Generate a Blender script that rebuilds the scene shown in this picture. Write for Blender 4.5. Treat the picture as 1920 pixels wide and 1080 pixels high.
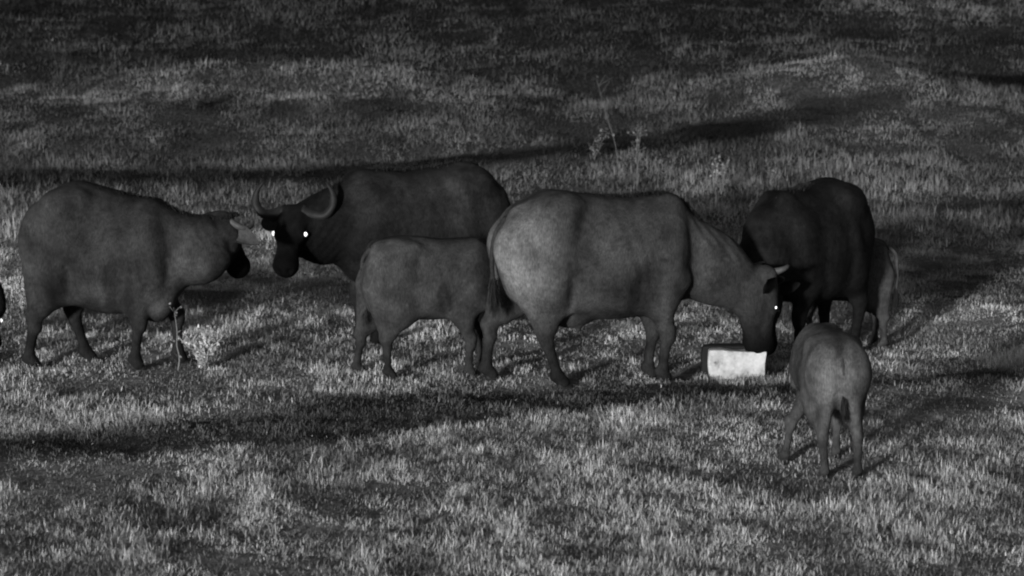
import bpy, math, random
import numpy as np
from mathutils import Matrix, Vector

rng = np.random.default_rng(7)
random.seed(7)
scene = bpy.context.scene
for o in list(bpy.data.objects):
    bpy.data.objects.remove(o)

# ------------------------------------------------------------------ camera
F_PX = 5000.0                      # focal length in photo pixels (1920 wide)
CAM_H = 3.2
PITCH = math.atan((540 + 127) / F_PX)
cam_d = bpy.data.cameras.new('camera')
cam_d.sensor_width = 36.0
cam_d.lens = F_PX / 1920 * 36.0
cam_d.clip_start = 0.1
cam_d.clip_end = 2000
cam_d.dof.use_dof = True
cam_d.dof.focus_distance = 18.0
cam_d.dof.aperture_fstop = 4.0
cam = bpy.data.objects.new('camera', cam_d)
scene.collection.objects.link(cam)
cam.location = (0, 0, CAM_H)
cam.rotation_euler = (math.pi / 2 - PITCH, 0, 0)
scene.camera = cam

# ------------------------------------------------------------------ light
SUN_AZ = math.radians(25)          # light comes from behind the camera, this far round to the left
SUN_EL = math.radians(6.0)
to_sun = Vector((-math.sin(SUN_AZ) * math.cos(SUN_EL), -math.cos(SUN_AZ) * math.cos(SUN_EL), math.sin(SUN_EL)))
sun_d = bpy.data.lights.new('sun', 'SUN')
sun_d.energy = 4.6
sun_d.angle = math.radians(4.5)
sun_d.color = (1.0, 1.0, 1.0)
sun = bpy.data.objects.new('sun', sun_d)
scene.collection.objects.link(sun)
sun.rotation_euler = to_sun.to_track_quat('Z', 'Y').to_euler()
sun.location = (-4, -8, 6)

world = bpy.data.worlds.new('World')
scene.world = world
world.use_nodes = True
wn = world.node_tree
wn.nodes.clear()
sky = wn.nodes.new('ShaderNodeTexSky')
sky.sky_type = 'NISHITA'
sky.sun_disc = False
sky.sun_elevation = SUN_EL
sky.sun_rotation = math.atan2(to_sun.x, to_sun.y)
bw = wn.nodes.new('ShaderNodeRGBToBW')
bg = wn.nodes.new('ShaderNodeBackground')
bg.inputs['Strength'].default_value = 0.085
wo = wn.nodes.new('ShaderNodeOutputWorld')
wn.links.new(sky.outputs[0], bw.inputs[0])
wn.links.new(bw.outputs[0], bg.inputs['Color'])
wn.links.new(bg.outputs[0], wo.inputs['Surface'])

vs = scene.view_settings
vs.view_transform = 'Standard'
vs.look = 'None'
vs.gamma = 1.0
vs.exposure = 0.0
vs.use_curve_mapping = False
scene.render.engine = 'CYCLES'
scene.cycles.pixel_filter_type = 'BLACKMAN_HARRIS'
scene.cycles.filter_width = 2.1

# ------------------------------------------------------------------ helpers
def link(o, parent=None):
    scene.collection.objects.link(o)
    if parent is not None:
        o.parent = parent
    return o

def tag(o, label=None, cat=None, group=None, kind=None):
    if label: o['label'] = label
    if cat: o['category'] = cat
    if group: o['group'] = group
    if kind: o['kind'] = kind
    return o

def np_mesh(name, verts, quads=None, tris=None, smooth=True):
    me = bpy.data.meshes.new(name)
    verts = np.asarray(verts, np.float32)
    nq = 0 if quads is None else len(quads)
    nt = 0 if tris is None else len(tris)
    loops = []
    if nq: loops.append(np.asarray(quads, np.int32).ravel())
    if nt: loops.append(np.asarray(tris, np.int32).ravel())
    loops = np.concatenate(loops)
    starts = np.concatenate([np.arange(nq) * 4, nq * 4 + np.arange(nt) * 3]).astype(np.int32)
    me.vertices.add(len(verts)); me.vertices.foreach_set('co', verts.ravel())
    me.loops.add(len(loops)); me.loops.foreach_set('vertex_index', loops)
    me.polygons.add(nq + nt); me.polygons.foreach_set('loop_start', starts)
    me.update(calc_edges=True)
    me.validate()
    if smooth:
        me.polygons.foreach_set('use_smooth', np.ones(len(me.polygons), bool))
    return me

def fattr(me, name, vals):
    a = me.attributes.new(name, 'FLOAT', 'POINT')
    a.data.foreach_set('value', np.asarray(vals, np.float32))

def tube(points, radii, seg=10, flat=None):
    """swept tube; flat scales the second frame axis per point"""
    P = np.asarray(points, float); n = len(P)
    T = np.gradient(P, axis=0); T /= np.linalg.norm(T, axis=1)[:, None] + 1e-9
    up = np.array([0.13, 0.21, 0.97])
    verts = []
    for i in range(n):
        a = np.cross(T[i], up); a /= np.linalg.norm(a) + 1e-9
        b = np.cross(T[i], a)
        f = 1 if flat is None else flat[i]
        for k in range(seg):
            t = 2 * math.pi * k / seg
            verts.append(P[i] + radii[i] * (math.cos(t) * a + f * math.sin(t) * b))
    quads = []
    for i in range(n - 1):
        for k in range(seg):
            k2 = (k + 1) % seg
            quads.append((i * seg + k, i * seg + k2, (i + 1) * seg + k2, (i + 1) * seg + k))
    verts = np.array(verts)
    c0 = len(verts); verts = np.vstack([verts, P[0], P[-1]])
    tris = [(c0, (k + 1) % seg, k) for k in range(seg)] + \
           [(c0 + 1, (n - 1) * seg + k, (n - 1) * seg + (k + 1) % seg) for k in range(seg)]
    return verts, quads, tris

def spline(pts, n=40):
    P = np.asarray(pts, float)
    Q = np.vstack([2 * P[0] - P[1], P, 2 * P[-1] - P[-2]])
    out = []
    m = len(P) - 1
    for t in np.linspace(0, m, n):
        i = min(int(t), m - 1); f = t - i
        p0, p1, p2, p3 = Q[i], Q[i + 1], Q[i + 2], Q[i + 3]
        out.append(0.5 * (2 * p1 + (p2 - p0) * f + (2 * p0 - 5 * p1 + 4 * p2 - p3) * f * f + (3 * p1 - p0 - 3 * p2 + p3) * f ** 3))
    return np.array(out)

def vnoise(x, y, seed=0):
    """smooth value noise in 2-D, 0..1"""
    x = np.asarray(x, float); y = np.asarray(y, float)
    xi = np.floor(x).astype(np.int64); yi = np.floor(y).astype(np.int64)
    fx = x - xi; fy = y - yi
    fx = fx * fx * (3 - 2 * fx); fy = fy * fy * (3 - 2 * fy)
    def h(a, b):
        n = (a * 374761393 + b * 668265263 + seed * 982451653) & 0x7fffffff
        n = ((n ^ (n >> 13)) * 1274126177) & 0x7fffffff
        n = (n ^ (n >> 16)) & 0xffff
        return n / 65535.0
    return (h(xi, yi) * (1 - fx) + h(xi + 1, yi) * fx) * (1 - fy) + (h(xi, yi + 1) * (1 - fx) + h(xi + 1, yi + 1) * fx) * fy

def fbm(x, y, seed=0, octv=3):
    s = 0; a = 1; t = 0
    for k in range(octv):
        s = s + a * vnoise(x * 2 ** k + 17.3 * k, y * 2 ** k - 9.1 * k, seed + k); t += a; a *= 0.5
    return s / t

# ------------------------------------------------------------------ terrain
def base_z(y):
    u = (np.asarray(y, float) - 25.0) / 3.0
    ramp = 0.105 * 3.0 * np.logaddexp(0, np.minimum(u, 60))
    # flatten far hill
    far = np.maximum(np.asarray(y, float) - 90, 0)
    return np.where(u < 60, ramp, 0.105 * (np.asarray(y, float) - 25)) - 0.08 * far * (1 - np.exp(-far / 60))

def ray(px, py):
    ang = math.atan((py - 540) / F_PX) + PITCH
    dx = (px - 960) / F_PX / math.cos(math.atan((py - 540) / F_PX))
    return dx, ang

def px_to_ground(px, py, zfun=None):
    """where the pixel's line of sight meets the ground"""
    v = Vector(((px - 960) / F_PX, 1.0, -(py - 540) / F_PX))
    c, s = math.cos(PITCH), math.sin(PITCH)
    d = Vector((v.x, v.y * c + v.z * s, -v.y * s + v.z * c))
    def above(t):
        return CAM_H + d.z * t > (float(base_z(d.y * t)) if zfun is None else zfun(d.x * t, d.y * t))
    t = 6.0
    while t < 250 and above(t):
        t += 0.25
    a, b = t - 0.25, t
    for _ in range(9):
        m = (a + b) / 2
        if above(m): a = m
        else: b = m
    return d.x * b, d.y * b

def crest_curve(pts):
    w = [px_to_ground(*p) for p in pts]
    xs = np.array([a for a, b in w]); ys = np.array([b for a, b in w])
    return xs, ys

C1 = crest_curve([(-500, 872), (0, 866), (200, 862), (400, 846), (600, 836), (800, 813), (1000, 790), (1200, 770), (1400, 752), (1650, 726), (1920, 716), (2400, 715)])
C2 = crest_curve([(-500, 362), (0, 354), (330, 346), (600, 336), (900, 312), (1100, 290), (1250, 270), (1400, 246), (1600, 222), (1720, 206)])
C3 = crest_curve([(-400, 190), (0, 175), (150, 158), (400, 150), (700, 157), (900, 170), (1100, 185)])
C4 = crest_curve([(1300, 95), (1500, 80), (1700, 98), (1920, 104), (2300, 110)])
MOUND = px_to_ground(1600, 168)

def crest(x, y, C, amp, drop, rise, fall, step, fade):
    xs, ys = C
    t = y - np.interp(x, xs, ys)
    up = amp * np.exp(np.minimum(t, 0) / rise)
    s = np.clip(t / step, 0, 1); s = s * s * (3 - 2 * s)
    down = amp - (amp + drop) * s
    rec = np.exp(-np.maximum(t - step, 0) / fall)
    z = np.where(t < 0, up, np.where(t < step, down, -drop * rec))
    return z * fade(x)

def smooth01(x, a, b):
    u = np.clip((x - a) / (b - a), 0, 1)
    return u * u * (3 - 2 * u)

def ground_z(x, y):
    x = np.asarray(x, float); y = np.asarray(y, float)
    z = base_z(y)
    z = z + crest(x, y, C1, 0.02, 0.03, 1.5, 2.2, 1.4, lambda x: 0.85 + 0.25 * np.sin(x * 1.3))
    z = z + crest(x, y, C2, 0.03, 0.05, 3.0, 2.2, 1.4, lambda x: 1 - 0.8 * smooth01(x, C2[0][-2], C2[0][-1] + 0.3))
    z = z + crest(x, y, C3, 0.20, 0.12, 2.0, 4.0, 0.9, lambda x: smooth01(x, C3[0][1], C3[0][3]) * (1 - smooth01(x, C3[0][4], C3[0][6])))
    z = z + crest(x, y, C4, 0.10, 0.30, 3.0, 2.2, 1.2, lambda x: smooth01(x, C4[0][0], C4[0][2]))
    # termite-like grassy mound
    dx = (x - MOUND[0]); dy = (y - MOUND[1])
    sx = np.where(dx < 0, 1.6, 1.15)
    z = z + 0.42 * np.exp(-(np.abs(dx) / sx) ** 1.9 - (dy / 1.4) ** 2)
    # a shallow hollow on the right where the far animals stand
    z = z - 0.10 * np.exp(-((x - 2.95) / 1.2) ** 2 - ((y - 20.9) / 1.1) ** 2)
    amp = 1 + smooth01(y, 24, 40) * 1.2
    z = z + amp * (0.05 * (fbm(x * 0.55, y * 0.4, 3) - 0.5) + 0.075 * (fbm(x * 1.7, y * 1.9, 5) - 0.5))
    return z

def gz(x, y):
    return float(ground_z(np.array([x]), np.array([y]))[0])

def px_on(px, py):
    return px_to_ground(px, py, gz)

# ground shade painted as dark strips: lower and upper edge traced on the ground
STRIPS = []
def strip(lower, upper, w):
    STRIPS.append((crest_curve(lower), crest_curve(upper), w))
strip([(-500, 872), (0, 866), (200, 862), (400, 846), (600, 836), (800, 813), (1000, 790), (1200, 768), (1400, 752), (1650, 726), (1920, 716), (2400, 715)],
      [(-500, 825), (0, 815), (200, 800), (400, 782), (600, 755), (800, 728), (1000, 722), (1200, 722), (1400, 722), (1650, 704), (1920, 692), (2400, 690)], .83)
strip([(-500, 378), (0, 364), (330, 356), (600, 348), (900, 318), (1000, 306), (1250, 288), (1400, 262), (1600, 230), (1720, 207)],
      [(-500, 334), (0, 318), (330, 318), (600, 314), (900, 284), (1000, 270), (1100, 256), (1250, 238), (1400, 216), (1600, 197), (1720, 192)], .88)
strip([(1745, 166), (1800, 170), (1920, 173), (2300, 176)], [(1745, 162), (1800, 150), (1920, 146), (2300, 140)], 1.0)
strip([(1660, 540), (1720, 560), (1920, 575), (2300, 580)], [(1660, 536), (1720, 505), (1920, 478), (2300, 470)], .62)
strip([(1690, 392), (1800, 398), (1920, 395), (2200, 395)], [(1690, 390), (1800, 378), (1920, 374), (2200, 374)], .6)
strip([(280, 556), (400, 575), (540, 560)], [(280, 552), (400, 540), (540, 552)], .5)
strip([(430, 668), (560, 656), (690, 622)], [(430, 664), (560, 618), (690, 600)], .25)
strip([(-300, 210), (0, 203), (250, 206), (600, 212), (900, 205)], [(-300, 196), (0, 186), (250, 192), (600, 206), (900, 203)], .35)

def painted_shade(x, y):
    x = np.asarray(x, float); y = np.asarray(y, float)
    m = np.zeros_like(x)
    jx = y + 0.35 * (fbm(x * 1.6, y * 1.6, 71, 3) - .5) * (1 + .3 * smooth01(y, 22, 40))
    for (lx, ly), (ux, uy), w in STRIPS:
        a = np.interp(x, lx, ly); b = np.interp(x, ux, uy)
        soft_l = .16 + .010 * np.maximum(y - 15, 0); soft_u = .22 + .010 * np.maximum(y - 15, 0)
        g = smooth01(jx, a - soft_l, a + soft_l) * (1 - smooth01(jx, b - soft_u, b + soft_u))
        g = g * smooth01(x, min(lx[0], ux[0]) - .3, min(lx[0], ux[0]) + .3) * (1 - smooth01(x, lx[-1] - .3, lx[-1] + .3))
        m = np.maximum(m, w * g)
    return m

PALE_A = crest_curve([(-300, 200), (0, 196), (250, 200), (600, 204), (900, 202), (1000, 200)])
PALE_B = crest_curve([(-300, 180), (0, 170), (150, 158), (400, 150), (700, 157), (900, 172), (1000, 180)])
FARP = px_to_ground(1720, 34)
def pale(x, y):
    # light on the sward painted as paler tone: left ridge, mound, far right slope
    x = np.asarray(x, float); y = np.asarray(y, float)
    g = smooth01(y, np.interp(x, *PALE_A) - .4, np.interp(x, *PALE_A) + .4) * (1 - smooth01(y, np.interp(x, *PALE_B) - .6, np.interp(x, *PALE_B) + .6))
    g = g * smooth01(x, -7.5, -5.5) * (1 - smooth01(x, -1.2, .6))
    m = np.exp(-(np.abs(x - MOUND[0]) / 1.5) ** 2.2 - (np.abs(y - MOUND[1] + .8) / 2.2) ** 2.2)
    c = smooth01(x, FARP[0] - 2.5, FARP[0] + .5) * smooth01(y, FARP[1] - 1.5, FARP[1] + 1.0)
    return np.clip(g * .6 + m + c, 0, 1)

def dense(a, b, step, lo, hi, g=1.16):
    c = list(np.arange(a, b, step)); s = step; v = a; left = []
    while v > lo:
        s *= g; v -= s; left.append(v)
    s = step; v = c[-1]; right = []
    while v < hi:
        s *= g; v += s; right.append(v)
    return np.array(left[::-1] + c + right)

# ------------------------------------------------------------------ materials
def mat(name):
    m = bpy.data.materials.new(name); m.use_nodes = True
    nt = m.node_tree; nt.nodes.clear()
    out = nt.nodes.new('ShaderNodeOutputMaterial')
    b = nt.nodes.new('ShaderNodeBsdfPrincipled')
    nt.links.new(b.outputs[0], out.inputs['Surface'])
    return m, nt, b

def node(nt, t, **kw):
    n = nt.nodes.new(t)
    for k, v in kw.items():
        setattr(n, k, v)
    return n

def ramp_node(nt, fac, stops):
    r = nt.nodes.new('ShaderNodeValToRGB')
    nt.links.new(fac, r.inputs[0])
    els = r.color_ramp.elements
    while len(els) < len(stops): els.new(0.5)
    for e, (p, v) in zip(els, stops):
        e.position = p; e.color = (v, v, v, 1)
    return r

def noise_node(nt, scale, detail=4, vec=None, rough=0.55):
    n = nt.nodes.new('ShaderNodeTexNoise')
    n.inputs['Scale'].default_value = scale; n.inputs['Detail'].default_value = detail
    n.inputs['Roughness'].default_value = rough
    if vec is not None: nt.links.new(vec, n.inputs['Vector'])
    return n

def mul(nt, a, b):
    m = nt.nodes.new('ShaderNodeMath'); m.operation = 'MULTIPLY'
    for i, v in enumerate((a, b)):
        if isinstance(v, (int, float)): m.inputs[i].default_value = v
        else: nt.links.new(v, m.inputs[i])
    return m.outputs[0]

def hide_material(name, base, variation=0.42):
    m, nt, b = mat(name)
    tc = node(nt, 'ShaderNodeTexCoord')
    at = node(nt, 'ShaderNodeAttribute', attribute_name='coat')
    n1 = noise_node(nt, 3.5, 5, tc.outputs['Object'])
    n2 = noise_node(nt, 22, 5, tc.outputs['Object'], 0.65)
    mp = node(nt, 'ShaderNodeMapping'); mp.inputs['Scale'].default_value = (60, 60, 14)
    nt.links.new(tc.outputs['Object'], mp.inputs['Vector'])
    n3 = noise_node(nt, 2.2, 3, mp.outputs[0])
    r1 = ramp_node(nt, n1.outputs['Fac'], [(0.3, 1 - variation), (0.7, 1 + variation)])
    r2 = ramp_node(nt, n2.outputs['Fac'], [(0.3, 0.72), (0.7, 1.25)])
    r3 = ramp_node(nt, n3.outputs['Fac'], [(0.3, 0.66), (0.7, 1.34)])
    n4 = noise_node(nt, 7.5, 6, tc.outputs['Object'], 0.7)
    r4 = ramp_node(nt, n4.outputs['Fac'], [(0.36, 0.72), (0.5, 1.0), (.66, 1.22)])
    v = mul(nt, r4.outputs[0], mul(nt, mul(nt, mul(nt, r1.outputs[0], r2.outputs[0]), r3.outputs[0]), mul(nt, at.outputs['Fac'], base)))
    nt.links.new(v, b.inputs['Base Color'])
    b.inputs['Roughness'].default_value = 0.8
    b.inputs['Specular IOR Level'].default_value = 0.06
    b.inputs['Sheen Weight'].default_value = 0.0
    bp = node(nt, 'ShaderNodeBump'); bp.inputs['Strength'].default_value = 0.35; bp.inputs['Distance'].default_value = 0.012
    add = node(nt, 'ShaderNodeMath', operation='ADD')
    nt.links.new(n2.outputs['Fac'], add.inputs[0]); nt.links.new(n3.outputs['Fac'], add.inputs[1])
    nt.links.new(add.outputs[0], bp.inputs['Height']); nt.links.new(bp.outputs[0], b.inputs['Normal'])
    return m

def plain(name, v, rough=0.6, spec=0.3, nscale=20, var=0.25, bump=0.2, dist=0.01):
    m, nt, b = mat(name)
    tc = node(nt, 'ShaderNodeTexCoord')
    n = noise_node(nt, nscale, 5, tc.outputs['Object'], 0.6)
    r = ramp_node(nt, n.outputs['Fac'], [(0.3, v * (1 - var)), (0.7, v * (1 + var))])
    nt.links.new(r.outputs[0], b.inputs['Base Color'])
    b.inputs['Roughness'].default_value = rough; b.inputs['Specular IOR Level'].default_value = spec
    bp = node(nt, 'ShaderNodeBump'); bp.inputs['Strength'].default_value = bump; bp.inputs['Distance'].default_value = dist
    nt.links.new(n.outputs['Fac'], bp.inputs['Height']); nt.links.new(bp.outputs[0], b.inputs['Normal'])
    return m

M_horn = plain('horn_grey', 0.065, 0.6, 0.25, 40)
M_horn_dark = plain('horn_black', 0.014, 0.6, 0.2, 40)
M_hoof = plain('hoof_black', 0.02, 0.5, 0.4, 30)
M_tuft = plain('black_tail_hair', 0.012, 0.7, 0.2, 60)
M_mane = plain('dark_mane_hair', 0.02, 0.7, 0.2, 60)

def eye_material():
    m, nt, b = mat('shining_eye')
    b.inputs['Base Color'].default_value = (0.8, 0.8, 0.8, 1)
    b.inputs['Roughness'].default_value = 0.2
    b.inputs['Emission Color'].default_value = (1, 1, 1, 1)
    b.inputs['Emission Strength'].default_value = 1.6      # eyeshine: lamp light returned by the tapetum, put in as emission
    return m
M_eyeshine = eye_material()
M_eye_dark = plain('dark_eye', 0.01, 0.15, 0.5, 10, 0.1, 0.0)

# ground
m_ground, nt, b = mat('pasture_soil')
tc = node(nt, 'ShaderNodeTexCoord')
n1 = noise_node(nt, 1.3, 6, tc.outputs['Object'], 0.6)
n2 = noise_node(nt, 14, 6, tc.outputs['Object'], 0.7)
r1 = ramp_node(nt, n1.outputs['Fac'], [(0.35, 0.11), (0.68, 0.24)])
r2 = ramp_node(nt, n2.outputs['Fac'], [(0.3, 0.35), (0.7, 1.6)])
sep = node(nt, 'ShaderNodeSeparateXYZ'); nt.links.new(tc.outputs['Object'], sep.inputs[0])
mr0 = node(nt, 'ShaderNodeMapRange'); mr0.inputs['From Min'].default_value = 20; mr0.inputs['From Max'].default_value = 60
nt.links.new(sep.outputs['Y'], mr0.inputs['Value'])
mr = ramp_node(nt, mr0.outputs[0], [(.05, 1.0), (.22, .42), (.36, .19), (.5, .10), (.62, .05), (1.0, .045)])  # lamp falloff over distance painted into the soil colour
wa = node(nt, 'ShaderNodeAttribute', attribute_name='painted_shade')
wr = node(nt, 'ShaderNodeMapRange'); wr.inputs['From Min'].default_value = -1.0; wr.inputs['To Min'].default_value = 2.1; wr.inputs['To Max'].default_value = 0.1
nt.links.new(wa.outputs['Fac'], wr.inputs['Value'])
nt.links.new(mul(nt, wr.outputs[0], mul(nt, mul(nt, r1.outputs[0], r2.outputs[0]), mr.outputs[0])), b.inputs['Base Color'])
b.inputs['Roughness'].default_value = 0.95; b.inputs['Specular IOR Level'].default_value = 0.1
bp = node(nt, 'ShaderNodeBump'); bp.inputs['Strength'].default_value = 0.9; bp.inputs['Distance'].default_value = 0.06
nt.links.new(n2.outputs['Fac'], bp.inputs['Height']); nt.links.new(bp.outputs[0], b.inputs['Normal'])

# blades: value carried per blade
def blade_material(name, gain=1.0, trans=0.0):
    m = bpy.data.materials.new(name); m.use_nodes = True
    nt = m.node_tree; nt.nodes.clear()
    out = node(nt, 'ShaderNodeOutputMaterial')
    at = node(nt, 'ShaderNodeAttribute', attribute_name='tone')
    v = mul(nt, at.outputs['Fac'], gain)
    d = node(nt, 'ShaderNodeBsdfDiffuse'); t = node(nt, 'ShaderNodeBsdfTranslucent')
    nt.links.new(v, d.inputs['Color']); nt.links.new(v, t.inputs['Color'])
    mx = node(nt, 'ShaderNodeMixShader'); mx.inputs[0].default_value = trans
    nt.links.new(d.outputs[0], mx.inputs[1]); nt.links.new(t.outputs[0], mx.inputs[2])
    nt.links.new(mx.outputs[0], out.inputs['Surface'])
    return m
M_grass = blade_material('grass_blades', 1.0, 0.25)
M_leaf = blade_material('weed_leaves', 1.0, 0.2)

# ------------------------------------------------------------------ ground sheet
gxs = dense(-8.5, 8.5, 0.09, -250, 250)
gys = dense(10.5, 62, 0.11, -60, 500)
GX, GY = np.meshgrid(gxs, gys)
GZ = ground_z(GX, GY)
nx, ny = len(gxs), len(gys)
idx = np.arange(nx * ny).reshape(ny, nx)
quads = np.stack([idx[:-1, :-1], idx[:-1, 1:], idx[1:, 1:], idx[1:, :-1]], -1).reshape(-1, 4)
me = np_mesh('ground', np.stack([GX, GY, GZ], -1).reshape(-1, 3), quads)
fattr(me, 'painted_shade', (painted_shade(GX, GY) - pale(GX, GY)).ravel())  # painted shade strips minus painted lit rises
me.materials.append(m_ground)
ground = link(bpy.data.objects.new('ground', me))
tag(ground, 'uneven grazed pasture rising towards the back', 'ground', kind='structure')

# ------------------------------------------------------------------ grass
def blades(cx, cy, cz, yaw, lean, length, width, bend, tone):
    """curved three-point blades -> verts (5 per blade), quads, tris"""
    n = len(cx)
    dx, dy = np.cos(yaw), np.sin(yaw)
    px, py = -dy, dx
    base = np.stack([cx, cy, cz], -1)
    d = np.stack([dx, dy, np.zeros(n)], -1)
    p = np.stack([px, py, np.zeros(n)], -1)
    up = np.array([0, 0, 1.0])
    l1 = length * 0.5
    a1 = lean; a2 = lean + bend
    mid = base + d * (l1 * np.sin(a1))[:, None] + up * (l1 * np.cos(a1))[:, None]
    tip = mid + d * (l1 * np.sin(a2))[:, None] + up * (l1 * np.cos(a2))[:, None]
    w = width[:, None] * 0.5
    V = np.stack([base - p * w, base + p * w, mid + p * w * 0.8, mid - p * w * 0.8, tip], 1).reshape(-1, 3)
    i = np.arange(n) * 5
    Q = np.stack([i, i + 1, i + 2, i + 3], -1)
    T = np.stack([i + 3, i + 2, i + 4], -1)
    return V, Q, T, np.repeat(tone, 5)

def grass_field(y0, y1, tufts_m2, per, hscale, wscale, seed, simple=False):
    r = np.random.default_rng(seed)
    hw1 = 0.215 * y1 + 0.9
    n = int(tufts_m2 * (y1 - y0) * 2 * hw1)
    x = r.uniform(-hw1, hw1, n); y = r.uniform(y0, y1, n)
    keep = np.abs(x) < 0.215 * y + 0.9
    x, y = x[keep], y[keep]
    patch = fbm(x * 1.5, y * 0.9, 11, 4)          # sward height and cover vary in patches
    fine = fbm(x * 6, y * 4.5, 23, 2)
    cover = np.clip((patch - 0.10) * 2.6, 0.6, 1) * (0.55 + 0.8 * fine)
    wm = painted_shade(x, y)
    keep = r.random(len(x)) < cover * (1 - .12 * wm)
    x, y, patch, fine, wm = x[keep], y[keep], patch[keep], fine[keep], wm[keep]
    n = len(x)
    clump = fbm(x * 4.2 + 9, y * 3.6, 37, 3)
    big = fbm(x * .9 + 5, y * 1.3, 63, 2)
    wid = smooth01(y, 25, 33)
    clump = clump * (1 - wid) + wid * fbm(x * 2.1 + 3, y * 1.1, 39, 3)
    dry = np.clip(0.42 + .8 * (big - .5) + 1.3 * (fbm(x * 1.1 + 40, y * 0.7, 31, 3) - 0.5) + 2.2 * (clump - 0.5), 0, 1)
    far = np.interp(y, [18.5, 21, 24, 27, 30, 36, 42, 60], [1.05, 1.5, 1.25, .62, .36, .25, .14, .11])       # lamp falloff with distance painted into the grass tone
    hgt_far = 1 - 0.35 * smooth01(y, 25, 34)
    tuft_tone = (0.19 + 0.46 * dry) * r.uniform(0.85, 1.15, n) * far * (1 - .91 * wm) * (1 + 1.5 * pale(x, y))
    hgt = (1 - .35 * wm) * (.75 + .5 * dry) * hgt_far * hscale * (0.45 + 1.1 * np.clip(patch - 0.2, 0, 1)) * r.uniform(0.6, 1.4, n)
    k = per
    X = np.repeat(x, k) + r.normal(0, 0.018 * wscale, n * k)
    Y = np.repeat(y, k) + r.normal(0, 0.018 * wscale, n * k)
    Z = ground_z(X, Y) - 0.004 + r.uniform(0, .35, n * k) * np.repeat(hgt, k)
    L = np.repeat(hgt, k) * r.uniform(0.5, 1.4, n * k)
    W = 0.0042 * wscale * r.uniform(0.6, 1.5, n * k)
    yaw = r.uniform(0, 2 * math.pi, n * k)
    lean = np.abs(r.normal(1.0, 0.45, n * k)); bend = r.normal(0.55, 0.95, n * k)
    tone = np.repeat(tuft_tone, k) * r.uniform(0.8, 1.2, n * k)
    # a few bleached dead blades
    dead = r.random(n * k) < (0 if simple else 0.006)
    tone = np.where(dead, 0.7, np.minimum(tone, .8)); L = np.where(dead, L * 1.25, L)
    if simple:
        a = lean + bend * .5
        base = np.stack([X, Y, Z], -1); p = np.stack([-np.sin(yaw), np.cos(yaw), 0 * X], -1) * (W * .55)[:, None]
        tip = base + np.stack([np.cos(yaw) * np.sin(a), np.sin(yaw) * np.sin(a), np.cos(a)], -1) * L[:, None]
        V = np.stack([base - p, base + p, tip], 1).reshape(-1, 3); i = np.arange(len(X)) * 3
        return V, np.zeros((0, 4), int), np.stack([i, i + 1, i + 2], -1), np.repeat(tone, 3)
    return blades(X, Y, Z, yaw, lean, L, W, bend, tone)

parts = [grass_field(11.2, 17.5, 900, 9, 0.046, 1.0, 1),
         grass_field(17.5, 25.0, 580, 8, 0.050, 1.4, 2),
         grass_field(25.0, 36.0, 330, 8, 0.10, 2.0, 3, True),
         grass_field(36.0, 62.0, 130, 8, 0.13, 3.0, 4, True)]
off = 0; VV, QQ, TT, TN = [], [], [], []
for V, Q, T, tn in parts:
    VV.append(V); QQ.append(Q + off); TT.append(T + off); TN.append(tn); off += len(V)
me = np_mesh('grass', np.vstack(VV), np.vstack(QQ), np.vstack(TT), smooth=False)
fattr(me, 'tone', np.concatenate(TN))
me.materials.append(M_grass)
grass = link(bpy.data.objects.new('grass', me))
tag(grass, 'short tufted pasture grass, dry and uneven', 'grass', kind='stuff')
print('grass tris', len(me.polygons))

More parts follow.
